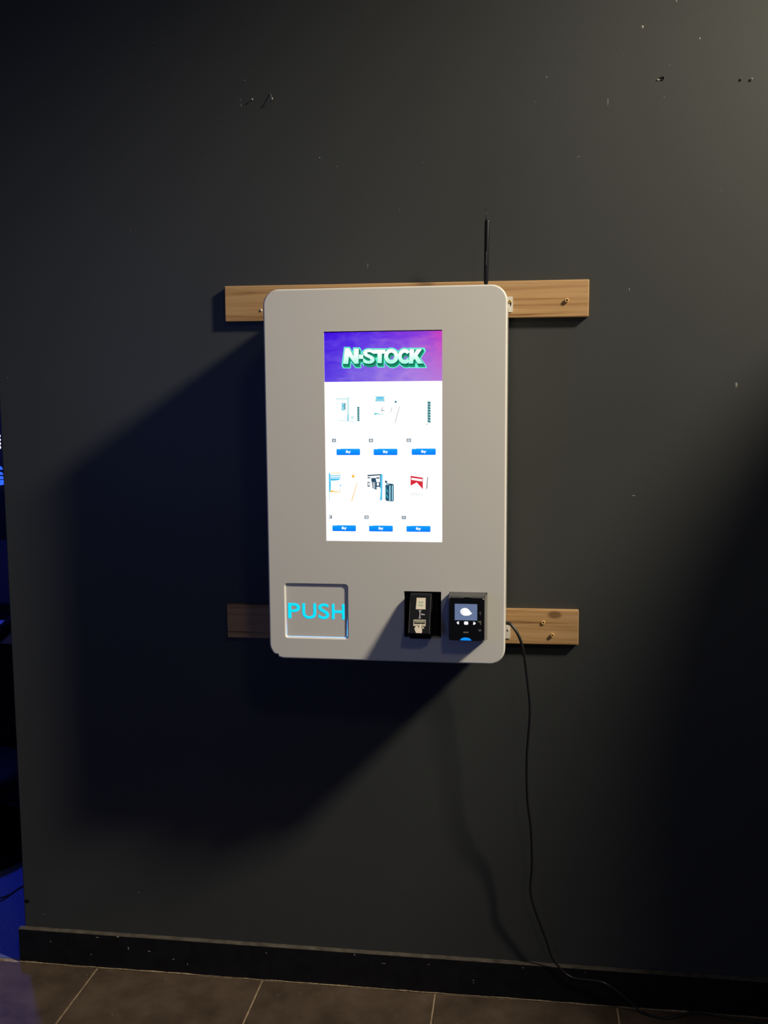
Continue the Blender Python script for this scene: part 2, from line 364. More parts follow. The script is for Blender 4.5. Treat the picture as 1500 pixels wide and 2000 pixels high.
def nail(base, tip, r, label):
    base, tip = Vector(base), Vector(tip); ax = tip - base; t = empty('nail', base); Ln = ax.length
    lathe('shank', base - ax.normalized() * 0.01, ax, [(0, r * 0.7), (Ln + 0.009, r * 0.7)], M_scuff, t, 8)
    lathe('head', tip, ax, [(-0.0012, r * 0.8), (-0.0008, r * 1.8), (0.0006, r * 1.8), (0.001, r * 1.1)], M_steel, t, 10)
    return tag(t, label, 'nail', 'bent nails left in the wall')
nail((-0.1835, 0, 2.3385), (-0.1745, -0.014, 2.3215), 0.0013, 'longer bent nail sticking out of the dark wall at upper left')
nail((-0.2300, 0, 2.3250), (-0.2270, -0.008, 2.3245), 0.0010, 'short nail stub left of the longer bent nail')

# ------------------------------------------------------------------ mounting boards
def board(x0, x1, ztop, ang, m, collars, label, screw=None):
    H, T, Ln = 0.089, 0.019, x1 - x0
    t = empty('mounting_board', (x0 + Ln / 2, 0, ztop - H))
    bm = bmesh.new(); bm_box(bm, 0, Ln, -T, 0, -H, 0, 0.0022, 2)
    for v in bm.verts:
        x, z = v.co.x, v.co.z
        v.co.x = x0 + x * math.cos(ang) - z * math.sin(ang); v.co.z = ztop + x * math.sin(ang) + z * math.cos(ang)
    mk_bm('plank', bm, m, t)
    for cx, cz, h, r in collars:                                                # pale plug ring round each screw hole
        c = lathe('plug_ring', (cx, -T + 0.0005, cz), (0, -1, 0), [(0, r), (h, r), (h + 0.0008, r * 0.8), (h + 0.0008, r * 0.45), (h * 0.2, r * 0.4)], M_collar, t, 14)
        lathe('screw_hole', (cx, -T - h * 0.25, cz), (0, -1, 0), [(0, r * 0.38), (h * 0.2, r * 0.36)], M_hole, c, 10)
    if screw: lathe('screw', (screw[0], -T + 0.0003, screw[1]), (0, -1, 0), [(0, 0.0035), (0.001, 0.0035), (0.0028, 0.0018)], M_steel, t, 12)
    return tag(t, label, 'board', 'wooden boards behind the machine')
board(-0.3071, 0.6037, 1.8680, -0.0044, wood('pine_upper', (-0.165, -0.019, 1.815), 3.1), [(0.5506, 1.8144, 0.006, 0.0050)],
      'upper pine board behind the machine top with one plug at right', (-0.2125, 1.8055))
board(-0.3215, 0.5906, 1.0452, 0.0044, wood('pine_lower', (0.531, -0.019, 1.037), 8.7), [(0.5028, 1.0165, 0.003, 0.0052), (0.5254, 0.9855, 0.006, 0.0047)],
      'lower pine board behind the machine bottom with knot and two plugs')

# ------------------------------------------------------------------ vending machine
F = -0.276
PX0, PX1, PZ0, PZ1 = -0.1401, 0.4116, 0.9730, 1.8276
vm = tag(empty('vending_machine', (0.1358, -0.15, PZ0)), 'white wall-mounted vending machine with tall lit touch screen and push door', 'vending machine')
# body
loft_plate('body', [(rrect(PX0 + 0.002, PX1 - 0.001, PZ0 + 0.002, PZ1 - 0.002, 0.034, 8), -0.0216), (rrect(PX0 + 0.002, PX1 - 0.001, PZ0 + 0.002, PZ1 - 0.002, 0.034, 8), F + 0.022)], M_body, vm)
# front panel with its cut-outs; the lower left corner is dented
out = rrect(PX0, PX1, PZ0, PZ1, 0.0365, 14)
nd = []
for x, z in out:
    if x < PX0 + 0.03 and z < PZ0 + 0.03:
        d = math.hypot(x - (PX0 + 0.0165), z - (PZ0 + 0.0065))
        k = max(0, 1 - d / 0.0045); x += 0.0032 * k; z += 0.0040 * k
    nd.append((x, z))
out = nd
PUSH = rrect(-0.1022, 0.0500, 1.0223, 1.1538, 0.0085, 6)
SCR = [(0.268, 1.7311), (0.0, 1.7311), (0.0, 1.2543), (0.268, 1.2543)]
R1 = [(0.2655, 1.1398), (0.1800, 1.1398), (0.1800, 1.0322), (0.2655, 1.0322)]
R2 = [(0.3706, 1.1402), (0.2847, 1.1402), (0.2847, 1.0308), (0.3706, 1.0308)]
b = 0.0042
rings = [(out, F + 0.0225), (out, F + b)]
for k in range(1, 7):
    a = math.radians(15 * k); rings.append((inset(out, b * (1 - math.cos(a))), F + b * (1 - math.sin(a))))
loft_plate('front_panel', rings, M_white, vm, holes=[(PUSH, F, F + 0.0005), (SCR, F, F + 0.006), (R1, F, F + 0.0225), (R2, F, F + 0.006)])
box('corner_chip', PX0 + 0.0150, PX0 + 0.0182, F + 0.001, F + 0.006, PZ0 + 0.0058, PZ0 + 0.0100, M_hole, vm, bevel=0.0012)

# push door: sloped rim down to a flat plate, lit letters
in1 = inset(PUSH, 0.0038)
pd = loft_plate('push_door', [(PUSH, F + 0.0004), (in1, F + 0.0042)], M_white, vm, cap=False)
V, Fc = [], []
xs = ((-0.0945, -0.0660), (-0.0605, -0.0275), (-0.0225, 0.0035), (0.0100, 0.0400))
for ch, (a0, a1) in zip('PUSH', xs):
    v, f = text_fit(ch, a0, a1, 1.0690, 1.1055 if ch != 'S' else 1.1058, bold=0.013)
    V = [(x, F + 0.0039, z) for x, z in v]
    mk('letter', V, f, em('cyan_lit_letter', (0, 214, 255), 1.15), pd)
nP = len(in1); low = [i for i in range(nP) if True]
M_led = em('blue_edge_light', (60, 140, 255), 9.0)
mk('edge_light', [(-0.0984, F + 0.0040, 1.0262), (0.0462, F + 0.0040, 1.0262), (0.0462, F + 0.0040, 1.02645), (-0.0984, F + 0.0040, 1.02645)], [[0, 1, 2, 3]], M_led, pd)
mk('edge_light', [(-0.0984, F + 0.0040, 1.0262), (-0.0981, F + 0.0040, 1.0262), (-0.0980, F + 0.0040, 1.0680)], [[0, 1, 2]], M_led, pd)
mk('edge_light', [(0.0456, F + 0.0040, 1.0262), (0.0462, F + 0.0040, 1.0262), (0.0462, F + 0.0040, 1.0740)], [[0, 1, 2]], M_led, pd)

# ---- screen: picture drawn as flat print on the lit panel -----------------
SW, SH, ST = 0.268, 0.4768, 1.7311
YS = F + 0.0028
def S(x, y):
    """artwork units (a 1182 x 2000 sheet) to metres on the screen plane"""
    xl = 60 + 18 * (y - 82) / 1856; xr = 1107 - (y - 63) / 1889
    u = (x - xl) / (xr - xl); yt = 82 - 19 * u; yb = 1938 + 14 * u; v = (y - yt) / (yb - yt)
    return (u * SW, ST - v * SH)
def B(x, y):                                    # banner artwork units (1500 wide sheet)
    return S(x / 5.769 * 4.546, (5 + y / 5.767) * 4.546)
screen = box('screen', 0.0, SW, YS, YS + 0.004, ST - SH, ST, em('white_lit_screen', (255, 255, 255), 1.25), vm)
box('top_shadow_strip', -0.0004, SW + 0.0004, YS - 0.0004, YS + 0.0002, ST - 0.0020, ST + 0.0004, M_hole, screen)  # dark strip painted for the recess shadow along the screen's top
def flat(name, groups, layer=1, parent=screen):
    """one flat picture: groups = [(material, [polygon, ...])] with polygons in metres (x, z)"""
    vs, fs, idx, ms = [], [], [], []
    for k, (m, polys) in enumerate(groups):
        if m not in ms: ms.append(m)
        for pl in polys:
            a = len(vs); vs += [(x, YS - 0.00012 * layer - 0.00003 * k, z) for x, z in pl]; fs.append(list(range(a, a + len(pl)))); idx.append(ms.index(m))
    return mk(name, vs, fs, ms, parent, idx=idx)
def flat_tri(name, V, Fc, m, layer, parent=screen):
    return mk(name, [(x, YS - 0.00012 * layer, z) for x, z in V], Fc, m, parent)
def q(*pts): return [S(x, y) for x, y in pts]
def rect(x0, y0, x1, y1): return q((x0, y0), (x0, y1), (x1, y1), (x1, y0))
# banner with drifting violet smoke
mb = bpy.data.materials.new('violet_smoke_banner'); mb.use_nodes = True; nt = mb.node_tree; L = nt.links.new; b_ = nt.nodes['Principled BSDF']
b_.inputs['Base Color'].default_value = (0.01, 0.01, 0.01, 1); b_.inputs['Specular IOR Level'].default_value = 0.0
geo = nt.nodes.new('ShaderNodeNewGeometry'); sep = nt.nodes.new('ShaderNodeSeparateXYZ'); L(geo.outputs['Position'], sep.inputs['Vector'])
mp = nt.nodes.new('ShaderNodeMapping'); mp.inputs['Scale'].default_value = (24, 24, 52); mp.inputs['Rotation'].default_value = (0, 0.3, 0); L(geo.outputs['Position'], mp.inputs['Vector'])
ns = nt.nodes.new('ShaderNodeTexNoise'); ns.inputs['Scale'].default_value = 1.0; ns.inputs['Detail'].default_value = 7; ns.inputs['Distortion'].default_value = 0.8; L(mp.outputs['Vector'], ns.inputs['Vector'])
mx = nt.nodes.new('ShaderNodeMapRange'); mx.inputs['From Min'].default_value = 0.0; mx.inputs['From Max'].default_value = SW; L(sep.outputs['X'], mx.inputs['Value'])
mz = nt.nodes.new('ShaderNodeMapRange'); mz.inputs['From Min'].default_value = ST; mz.inputs['From Max'].default_value = ST - 0.113; L(sep.outputs['Z'], mz.inputs['Value'])
def wob(src, amt):
    s = nt.nodes.new('ShaderNodeMath'); s.operation = 'SUBTRACT'; L(ns.outputs['Fac'], s.inputs[0]); s.inputs[1].default_value = 0.5
    mm = nt.nodes.new('ShaderNodeMath'); mm.operation = 'MULTIPLY_ADD'; L(s.outputs[0], mm.inputs[0]); mm.inputs[1].default_value = amt; L(src.outputs['Result'], mm.inputs[2]); return mm
def ramp(src, stops):
    r = nt.nodes.new('ShaderNodeValToRGB'); cr = r.color_ramp; cr.elements[0].position = stops[0][0]; cr.elements[0].color = (*lin(stops[0][1]), 1)
    cr.elements[1].position = stops[-1][0]; cr.elements[1].color = (*lin(stops[-1][1]), 1)
    for p_, c_ in stops[1:-1]: e = cr.elements.new(p_); e.color = (*lin(c_), 1)
    L(src.outputs[0], r.inputs['Fac']); return r
top = ramp(wob(mx, 0.35), [(0.0, (62, 8, 222)), (0.4, (92, 40, 228)), (0.72, (134, 58, 220)), (0.88, (164, 66, 208)), (1.0, (204, 56, 190))])
bot = ramp(wob(mx, 0.5), [(0.0, (92, 62, 226)), (0.45, (146, 116, 228)), (0.75, (172, 130, 226)), (1.0, (182, 120, 216))])
mixb = nt.nodes.new('ShaderNodeMix'); mixb.data_type = 'RGBA'; L(wob(mz, 0.9).outputs[0], mixb.inputs['Factor']); L(top.outputs['Color'], mixb.inputs['A']); L(bot.outputs['Color'], mixb.inputs['B'])
L(mixb.outputs['Result'], b_.inputs['Emission Color']); b_.inputs['Emission Strength'].default_value = 1.0
flat('banner', [(mb, [[(0, ST), (0, ST - 0.1128), (SW, ST - 0.1128), (SW, ST)]])], 1)
# banner lettering: outline, dark side walls, pale faces
NP = [(318, 258), (364, 258), (414, 345), (420, 262), (472, 262), (468, 428), (425, 428), (360, 345), (350, 430), (293, 430)]
HY = [(474, 328), (522, 328), (522, 374), (474, 374)]
KP = [(1046, 265), (1092, 265), (1092, 318), (1124, 265), (1180, 265), (1130, 338), (1192, 425), (1132, 425), (1100, 372), (1084, 388), (1080, 425), (1034, 425)]
TP = [(640, 272), (772, 272), (772, 316), (732, 316), (730, 420), (682, 420), (684, 316), (640, 316)]
def logo(off, dx, dy, keep_hole=True):
    parts = []
    for pl in (NP, HY, TP, KP):
        V, Fc = outline_mesh(polys=[[(x / 100, -y / 100) for x, y in pl]], offset=off / 100); parts.append(([(x * 100, -y * 100) for x, y in V], Fc))
    for ch, x0, x1, y0, y1 in (('S', 522, 650, 268, 428),):
        V0, _ = outline_mesh(ch, offset=0.030); a, b2, c, d = bbox(V0); sx, sy = (x1 - x0) / (b2 - a), (y1 - y0) / (d - c)
        V, Fc = outline_mesh(ch, offset=0.030 + off / ((sx + sy) / 2)); parts.append(([(x0 + (x - a) * sx, y1 - (y - c) * sy) for x, y in V], Fc))
    for cx, rx, ry, ix, iy, a0, a1 in ((838, 80, 82, 36, 42, 0, 360), (988, 74, 82, 34, 41, 38, 322)):     # round letters as rings
        n = 40; w = min(off * 0.9, 7); ex = math.degrees(off / 60) if a1 - a0 < 360 else 0; V, Fc = [], []
        for k in range(n + 1):
            t = math.radians(a0 - ex + (a1 - a0 + 2 * ex) * k / n); c_, s_ = math.cos(t), math.sin(t)
            V += [(cx + (rx + off) * c_, 346 + (ry + off) * s_), (cx + max(4, ix - w) * c_, 346 + max(4, iy - w) * s_)]
        for k in range(n): Fc.append([2 * k, 2 * k + 1, 2 * k + 3, 2 * k + 2])
        parts.append((V, Fc))
    VV, FF = [], []
    for V, Fc in parts:
        k = len(VV); VV += [B(x + dx, y + dy) for x, y in V]; FF += [[i + k for i in f] for f in Fc]
    return VV, FF
def logo_stack(name, off, m, layer, shifts, dark=False):
    VV, FF = [], []; k = 0
    vs, fs = [], []
    for j, (dx, dy) in enumerate(shifts):
        V, Fc = logo(off, dx, dy); n0 = len(vs)
        vs += [(x, YS - 0.00012 * layer - 0.000002 * j, z) for x, z in V]; fs += [[i + n0 for i in f] for f in Fc]
    return mk(name, vs, fs, m, screen)
SHF = [(t * 16 / 14, t * 34 / 14) for t in range(15)]
logo_stack('logo_outline', 15, em('mint_outline', (112, 250, 222)), 3, SHF)
logo_stack('logo_side', 7, em('green_logo_side', (18, 150, 108)), 5, SHF[3:])
logo_stack('logo_shade', 0.5, em('deep_green_logo_shade', (8, 84, 74)), 7, [(8, 17), (6, 12), (3, 7)])
logo_stack('logo_rim', 4.5, em('teal_logo_rim', (34, 176, 140)), 9, [(0, 0)])
mfce = bpy.data.materials.new('pale_logo_face'); mfce.use_nodes = True; nt2 = mfce.node_tree; b2_ = nt2.nodes['Principled BSDF']
b2_.inputs['Base Color'].default_value = (0.01, 0.01, 0.01, 1); b2_.inputs['Specular IOR Level'].default_value = 0
g2 = nt2.nodes.new('ShaderNodeNewGeometry'); s2 = nt2.nodes.new('ShaderNodeSeparateXYZ'); nt2.links.new(g2.outputs['Position'], s2.inputs['Vector'])
m2 = nt2.nodes.new('ShaderNodeMapRange'); m2.inputs['From Min'].default_value = B(700, 440)[1]; m2.inputs['From Max'].default_value = B(700, 300)[1]; nt2.links.new(s2.outputs['Z'], m2.inputs['Value'])
r2 = nt2.nodes.new('ShaderNodeValToRGB'); r2.color_ramp.elements[0].color = (*lin((150, 250, 218)), 1); r2.color_ramp.elements[1].color = (1, 1, 1, 1)
nt2.links.new(m2.outputs['Result'], r2.inputs['Fac']); nt2.links.new(r2.outputs['Color'], b2_.inputs['Emission Color']); b2_.inputs['Emission Strength'].default_value = 1.05
logo_stack('logo_face', 0, mfce, 11, [(0, 0)])

# buy buttons, number badges
mbt = bpy.data.materials.new('blue_button'); mbt.use_nodes = True; nt3 = mbt.node_tree; b3 = nt3.nodes['Principled BSDF']
b3.inputs['Base Color'].default_value = (0.01, 0.01, 0.01, 1); b3.inputs['Specular IOR Level'].default_value = 0
tc = nt3.nodes.new('ShaderNodeTexCoord'); s3 = nt3.nodes.new('ShaderNodeSeparateXYZ'); nt3.links.new(tc.outputs['Generated'], s3.inputs['Vector'])
r3 = nt3.nodes.new('ShaderNodeValToRGB'); r3.color_ramp.elements[0].color = (*lin((0, 122, 250)), 1); r3.color_ramp.elements[1].color = (*lin((2, 160, 255)), 1)
nt3.links.new(s3.outputs['Z'], r3.inputs['Fac']); nt3.links.new(r3.outputs['Color'], b3.inputs['Emission Color']); b3.inputs['Emission Strength'].default_value = 1.0
W_ = em('white_print', (255, 255, 255), 1.2); DK = em('slate_print', (52, 92, 116)); LB = em('pale_blue_print', (150, 214, 232)); PB = em('faint_blue_print', (206, 236, 240))
TE = em('teal_print', (40, 128, 132)); LG = em('pale_grey_print', (196, 206, 208)); BL = em('sky_print', (84, 196, 240)); OR = em('amber_print', (250, 190, 70))
YL = em('pale_amber_print', (250, 218, 150)); RD = em('red_print', (216, 40, 58)); GY = em('grey_print', (140, 146, 150)); DB = em('dark_blue_print', (40, 78, 104)); CY = em('cyan_print', (70, 200, 226))
for cx, y0, num, bx, bw, cut in ((275, 1108, '02', 147, 17, 0), (607, 1108, '03', 478, 18, 0), (944, 1106, '04', 813, 19, 0), (236, 1794, '06', 113, 14, 1), (565, 1797, '07', 437, 18, 0), (897, 1800, '08', 768, 18, 0)):
    x0, x1, y1 = cx - 106, cx + 106, y0 + 60
    px0, pz1 = S(x0, y0 + 3); px1, pz0 = S(x1, y1)
    flat('buy_button', [(mbt, [rrect(px0, px1, pz0, pz1, 0.0022, 4)])], 2)
    flat('button_tab', [(W_, [rect(x0, y0 - 2, x0 + 38, y0 + 6)])], 3)
    v, f = text_fit('Buy', S(cx - 22, y0)[0], S(cx + 22, y0)[0], S(cx, y0 + 47)[1], S(cx, y0 + 17)[1], bold=0.03, shear=0.15)
    flat_tri('buy_lettering', v, f, W_, 4)
    by = y0 - 71 if y0 < 1500 else y0 - 71
    L_, R_ = (bx - bw if not cut else bx - 14), bx + bw
    flat('number_badge', [(DK, [rect(L_, by - 15, R_, by - 9), rect(L_, by + 9, R_, by + 15), rect(R_ - 7, by - 15, R_, by + 15)] + ([] if cut else [rect(L_, by - 15, L_ + 7, by + 15)]))], 2)
    v, f = text_fit(num if not cut else '6', S(bx - 9, by)[0], S(bx + 9, by)[0], S(bx, by + 7)[1], S(bx, by - 7)[1], bold=0.03)
    flat_tri('badge_number', v, f, DK, 3)
# product pictures
random.seed(4)
def vape(x0, y0, x1, y1, n=7):                   # patterned narrow device
    p = []
    for i in range(n):
        a = y0 + (y1 - y0) * i / n; h = (y1 - y0) / n; w = random.uniform(0.1, 0.35)
        p.append(q((x0 + (x1 - x0) * w, a), (x0, a + h * 0.5), (x0 + (x1 - x0) * 0.2, a + h), (x1, a + h * 0.95), (x1 - (x1 - x0) * 0.1, a + h * 0.2)))
    return p
flat('product_picture', [(PB, [rect(168, 662, 262, 676), rect(170, 710, 186, 718), rect(170, 740, 182, 748), q((264, 655), (284, 650), (284, 860), (264, 866)), q((180, 855), (270, 862), (350, 870), (350, 876), (270, 870), (180, 862)), rect(300, 820, 324, 846)]),
    (LB, [rect(216, 704, 244, 772), q((268, 812), (280, 808), (280, 862), (266, 866))]), (CY, [rect(228, 722, 240, 740)]), (DB, [rect(244, 704, 251, 764)]), (TE, vape(355, 738, 378, 866))], 2)
flat('product_picture', [(LG, [rect(507, 650, 510, 874)]), (LB, [rect(518, 646, 600, 656), rect(518, 668, 600, 692)]), (BL, [rect(526, 656, 592, 668)]), (PB, [q((510, 796), (600, 800), (600, 808), (510, 812)), q((636, 874), (690, 878), (690, 882), (636, 878))]),
    (CY, [q((510, 792), (556, 800), (510, 806))]), (GY, [q((580, 738), (585, 740), (572, 782), (566, 782)), q((731, 732), (735, 734), (694, 880), (689, 880)), q((574, 764), (598, 770), (598, 776), (574, 772))]),
    (LG, [q((660, 745), (668, 748), (656, 792), (650, 790))]), (TE, [[(S(698, 695)[0] + 0.0024 * math.cos(k), S(698, 695)[1] + 0.0026 * math.sin(k)) for k in [i * 0.6283 for i in range(10)]]])], 2)
flat('product_picture', [(LG, [q((975, 690), (985, 684), (985, 880), (975, 876))]), (TE, vape(980, 690, 1006, 878, 8)), (GY, [q((970, 888), (980, 890), (976, 898), (966, 894))])], 2)
flat('product_picture', [(BL, [q((99, 1328), (112, 1328), (116, 1500), (100, 1498)), rect(112, 1348, 205, 1356), rect(112, 1364, 205, 1372), q((112, 1376), (204, 1376), (190, 1392), (116, 1398)), q((196, 1440), (208, 1424), (208, 1452))]),
    (YL, [rect(120, 1326, 206, 1334), q((112, 1480), (206, 1496), (206, 1502), (112, 1500))]), (OR, [q((112, 1484), (150, 1494), (112, 1498)), ]),
    (CY, [rect(104, 1502, 108, 1580), rect(110, 1400, 118, 1470)]), (GY, [rect(196, 1474, 206, 1480), q((150, 1396), (156, 1392), (158, 1398))])], 2)
flat('device_picture', [(OR, [q((354, 1408), (358, 1410), (308, 1578), (300, 1578))])], 2)
flat('device_picture', [(OR, [[(S(318, 1357)[0] + 0.0033 * math.cos(k), S(318, 1357)[1] + 0.0037 * math.sin(k)) for k in [i * 0.5236 for i in range(12)]]])], 2)
flat('product_picture', [(DB, [q((446, 1345), (580, 1336), (560, 1348), (446, 1358)), rect(446, 1366, 472, 1376), rect(446, 1408, 468, 1450), rect(480, 1372, 522, 1404), q((484, 1400), (524, 1392), (528, 1480), (488, 1460)), rect(524, 1366, 552, 1378), rect(524, 1410, 556, 1452), q((556, 1340), (562, 1340), (562, 1462), (556, 1462))]),
    (BL, [q((562, 1336), (580, 1342), (578, 1480), (576, 1572), (556, 1574), (564, 1480), (560, 1460))]), (W_, [rect(452, 1382, 466, 1402), rect(452, 1416, 464, 1440), rect(530, 1416, 548, 1440), rect(494, 1410, 500, 1460), rect(508, 1410, 512, 1466)]),
    (DB, [q((600, 1396), (622, 1398), (622, 1416), (604, 1418)), q((604, 1446), (614, 1420), (668, 1424), (680, 1434), (680, 1574), (670, 1584), (612, 1578), (604, 1560))]), (LB, [q((640, 1440), (652, 1442), (650, 1578), (638, 1576)), q((664, 1436), (674, 1440), (672, 1574), (662, 1578)), q((612, 1426), (640, 1428), (640, 1434), (612, 1436))]),
    (CY, [q((608, 1452), (612, 1452), (612, 1560), (608, 1556)), q((618, 1470), (632, 1500), (628, 1504), (616, 1480)), q((618, 1520), (632, 1550), (628, 1554), (616, 1530))])], 2)
flat('product_picture', [(RD, [q((828, 1352), (936, 1370), (936, 1474), (882, 1412), (828, 1442))]), (W_, [q((836, 1370), (932, 1384), (930, 1404), (834, 1388))]), (GY, [q((974, 1364), (982, 1362), (976, 1462), (964, 1478))])], 2)
v, f = text_fit('arlboro', S(830, 1510)[0], S(934, 1510)[0], S(880, 1534)[1], S(880, 1496)[1]); flat_tri('pack_lettering', v, f, LG, 2)

# ---- note reader (left): dark recess with a wedge-shaped head ---------------
nr = box('note_reader', 0.1795, 0.2660, F + 0.0195, F + 0.0222, 1.0318, 1.1402, M_recess, vm)
RX0, RX1 = 0.1962, 0.2446
wedge = [(F + 0.0193, 1.1370), (F - 0.013, 1.1362), (F - 0.017, 1.1325), (F - 0.061, 1.0560), (F - 0.058, 1.0525), (F - 0.034, 1.0500), (F - 0.032, 1.0364), (F + 0.0193, 1.0364)]
prism_x('reader_head', RX0, RX1, wedge, M_black, nr, bevel=0.0011)
bz = [(F - 0.0170, 1.1325), (F - 0.0610, 1.0560)]
for xx in (RX0 + 0.0004, RX1 - 0.0016):          # light caught on the sloped face's edges, drawn as paler strips
    prism_x('edge_highlight', xx, xx + 0.0012, [(bz[0][0] + 0.001, bz[0][1] - 0.001), (bz[0][0] - 0.0004, bz[0][1] - 0.0012), (bz[1][0] - 0.0004, bz[1][1] + 0.0012), (bz[1][0] + 0.001, bz[1][1] + 0.0012)], M_grey_pl, nr)
def RS(u, v, lift=0.0006):
    """point on the sloped face: u across, v down; lifted along its normal"""
    y = bz[0][0] + (bz[1][0] - bz[0][0]) * v; z = bz[0][1] + (bz[1][1] - bz[0][1]) * v
    nrm = Vector((0, -(bz[0][1] - bz[1][1]), bz[0][0] - bz[1][0])); nrm.normalize(); nrm = Vector((0, -abs(nrm.y), abs(nrm.z)))
    return (RX0 + (RX1 - RX0) * u, y + nrm.y * lift, z + nrm.z * lift)
def sticker(name, groups, base=0.0005):
    vs, fs, idx, ms = [], [], [], []
    for k, (m, polys) in enumerate(groups):
        if m not in ms: ms.append(m)
        for pl in polys:
            a = len(vs); vs += [RS(u, v, base + 0.00006 * k) for u, v in pl]; fs.append(list(range(a, a + len(pl)))); idx.append(ms.index(m))
    return mk(name, vs, fs, ms, nr, idx=idx)
def rr(u0, v0, u1, v1): return [(u0, v0), (u0, v1), (u1, v1), (u1, v0)]
dashes = []
for v0 in (0.155, 0.235):
    for k in range(5): dashes.append(rr(0.405 + k * 0.048, v0, 0.405 + k * 0.048 + (0.038 if (k + int(v0 * 10)) % 3 else 0.030), v0 + 0.034))
sticker('note_sticker', [(M_sticker, [[(0.315, 0.05), (0.30, 0.35), (0.30, 0.36), (0.755, 0.36), (0.755, 0.35), (0.74, 0.05)]]), (M_sticker_g, dashes)])
sticker('arrow_sticker', [(M_sticker_l, [rr(0.485, 0.39, 0.525, 0.61), [(0.45, 0.385), (0.45, 0.42), (0.56, 0.42), (0.56, 0.385)], [(0.44, 0.57), (0.50, 0.625), (0.57, 0.57)]]), (M_sticker_l, [rr(0.565, 0.475, 0.62, 0.51), rr(0.63, 0.48, 0.68, 0.51), rr(0.69, 0.49, 0.73, 0.515)])])
sticker('slot_sticker', [(M_sticker, [rr(0.225, 0.64, 0.79, 0.81)]), (M_recess, [rr(0.255, 0.662, 0.76, 0.755)]), (M_sticker_d, [rr(0.285, 0.675, 0.73, 0.718)]), (M_recess, [rr(0.28, 0.785, 0.74, 0.793)])])
sticker('hand_sticker', [(M_sticker, [[(0.52, 0.755), (0.50, 0.83), (0.47, 0.855), (0.42, 0.81), (0.36, 0.81), (0.28, 0.87), (0.31, 0.92), (0.37, 0.995), (0.64, 0.995), (0.65, 0.90), (0.61, 0.85), (0.61, 0.77), (0.57, 0.745)], [(0.63, 0.835), (0.67, 0.825), (0.74, 0.86), (0.72, 0.88), (0.66, 0.87)]])], base=0.0009)

# ---- card terminal (right): lofted black housing, small display -------------
def term(x0, x1, z0, z1, r, bump_t, bump_b, n=6):
    pts = rrect(x0, x1, z0, z1, r, n); res = []
    cx = (x0 + x1) / 2
    tops = [i for i in range(len(pts))]
    full = []
    for i, p in enumerate(pts):
        full.append(p); qn = pts[(i + 1) % len(pts)]
        if abs(p[1] - z1) < 1e-6 and abs(qn[1] - z1) < 1e-6 or abs(p[1] - z0) < 1e-6 and abs(qn[1] - z0) < 1e-6:
            for k in range(1, 12):
                t = k / 12; x = p[0] + (qn[0] - p[0]) * t; g = math.exp(-((x - cx) / ((x1 - x0) * 0.13)) ** 2); full.append((x, p[1] + (bump_t if p[1] > (z0 + z1) / 2 else bump_b) * g))
    return full
ct = loft_plate('card_terminal', [(term(0.2850, 0.3703, 1.0310, 1.1400, 0.004, 0, 0), F + 0.0055), (term(0.2850, 0.3703, 1.0310, 1.1400, 0.004, 0, 0), F - 0.004),
    (term(0.2858, 0.3680, 1.0365, 1.1392, 0.005, 0.0004, 0), F - 0.040), (term(0.2872, 0.3665, 1.0405, 1.1378, 0.006, 0.0018, 0.0012), F - 0.054), (term(0.2882, 0.3655, 1.0415, 1.1366, 0.006, 0.0022, 0.0016), F - 0.0555)], M_gloss, vm)
YT = F - 0.0558
def tflat(name, m, pl, k=0): return mk(name, [(x, YT - 0.0001 * k, z) for x, z in pl], [list(range(len(pl)))], m, ct)
tflat('display', em('slate_blue_display', (100, 116, 150), 1.0), [(0.3004, 1.0872), (0.3504, 1.0872), (0.3504, 1.1243), (0.3004, 1.1243)])
tear = []
for k in range(26):
    a = 2 * math.pi * k / 26; x, z = math.cos(a) * 0.0118, math.sin(a) * 0.0088
    if x > 0: z *= (1 - (x / 0.0118) ** 1.6 * 0.55)
    if -0.9 < a - 5.9 < 0.5: x += 0.0035
    tear.append((0.3246 + x * math.cos(-0.12) - z * math.sin(-0.12), 1.1064 + x * math.sin(-0.12) + z * math.cos(-0.12)))
tflat('display_icon', em('white_display_icon', (255, 255, 255), 1.1), tear, 1)
arc = [(0.3205 + 0.0052 * math.cos(t), 1.1062 + 0.0050 * math.sin(t)) for t in [math.radians(115 + i * 15) for i in range(11)]]
arc += [(0.3207 + 0.0044 * math.cos(t), 1.1062 + 0.0042 * math.sin(t)) for t in [math.radians(265 - i * 15) for i in range(11)]]
tflat('display_icon_line', em('grey_icon_line', (150, 155, 165)), arc, 2)
WB = em('white_key_light', (250, 246, 255), 1.0)
tflat('key_light', WB, [(0.3046, 1.0812), (0.3065, 1.0838), (0.3100, 1.0846), (0.3102, 1.0834), (0.3088, 1.0814), (0.3106, 1.0790), (0.3094, 1.0780), (0.3066, 1.0786)])
tflat('key_light', WB, rrect(0.3212, 0.3305, 1.0772, 1.0846, 0.0022, 4))
tflat('key_light', WB, [(0.3407, 1.0842), (0.3420, 1.0832), (0.3418, 1.0798), (0.3408, 1.0784), (0.3430, 1.0774), (0.3456, 1.0786), (0.3474, 1.0810), (0.3452, 1.0836)])
M_pic = mat('olive_pictogram_print', (0.22, 0.22, 0.17), 0.5); M_pic2 = mat('grey_pictogram_print', (0.16, 0.16, 0.17), 0.5)
tflat('pictogram', M_pic2, [(0.3550, 1.1055), (0.3568, 1.1068), (0.3590, 1.1066), (0.3582, 1.1042), (0.3580, 1.0985), (0.3572, 1.0985), (0.3570, 1.1030), (0.3552, 1.1034)])
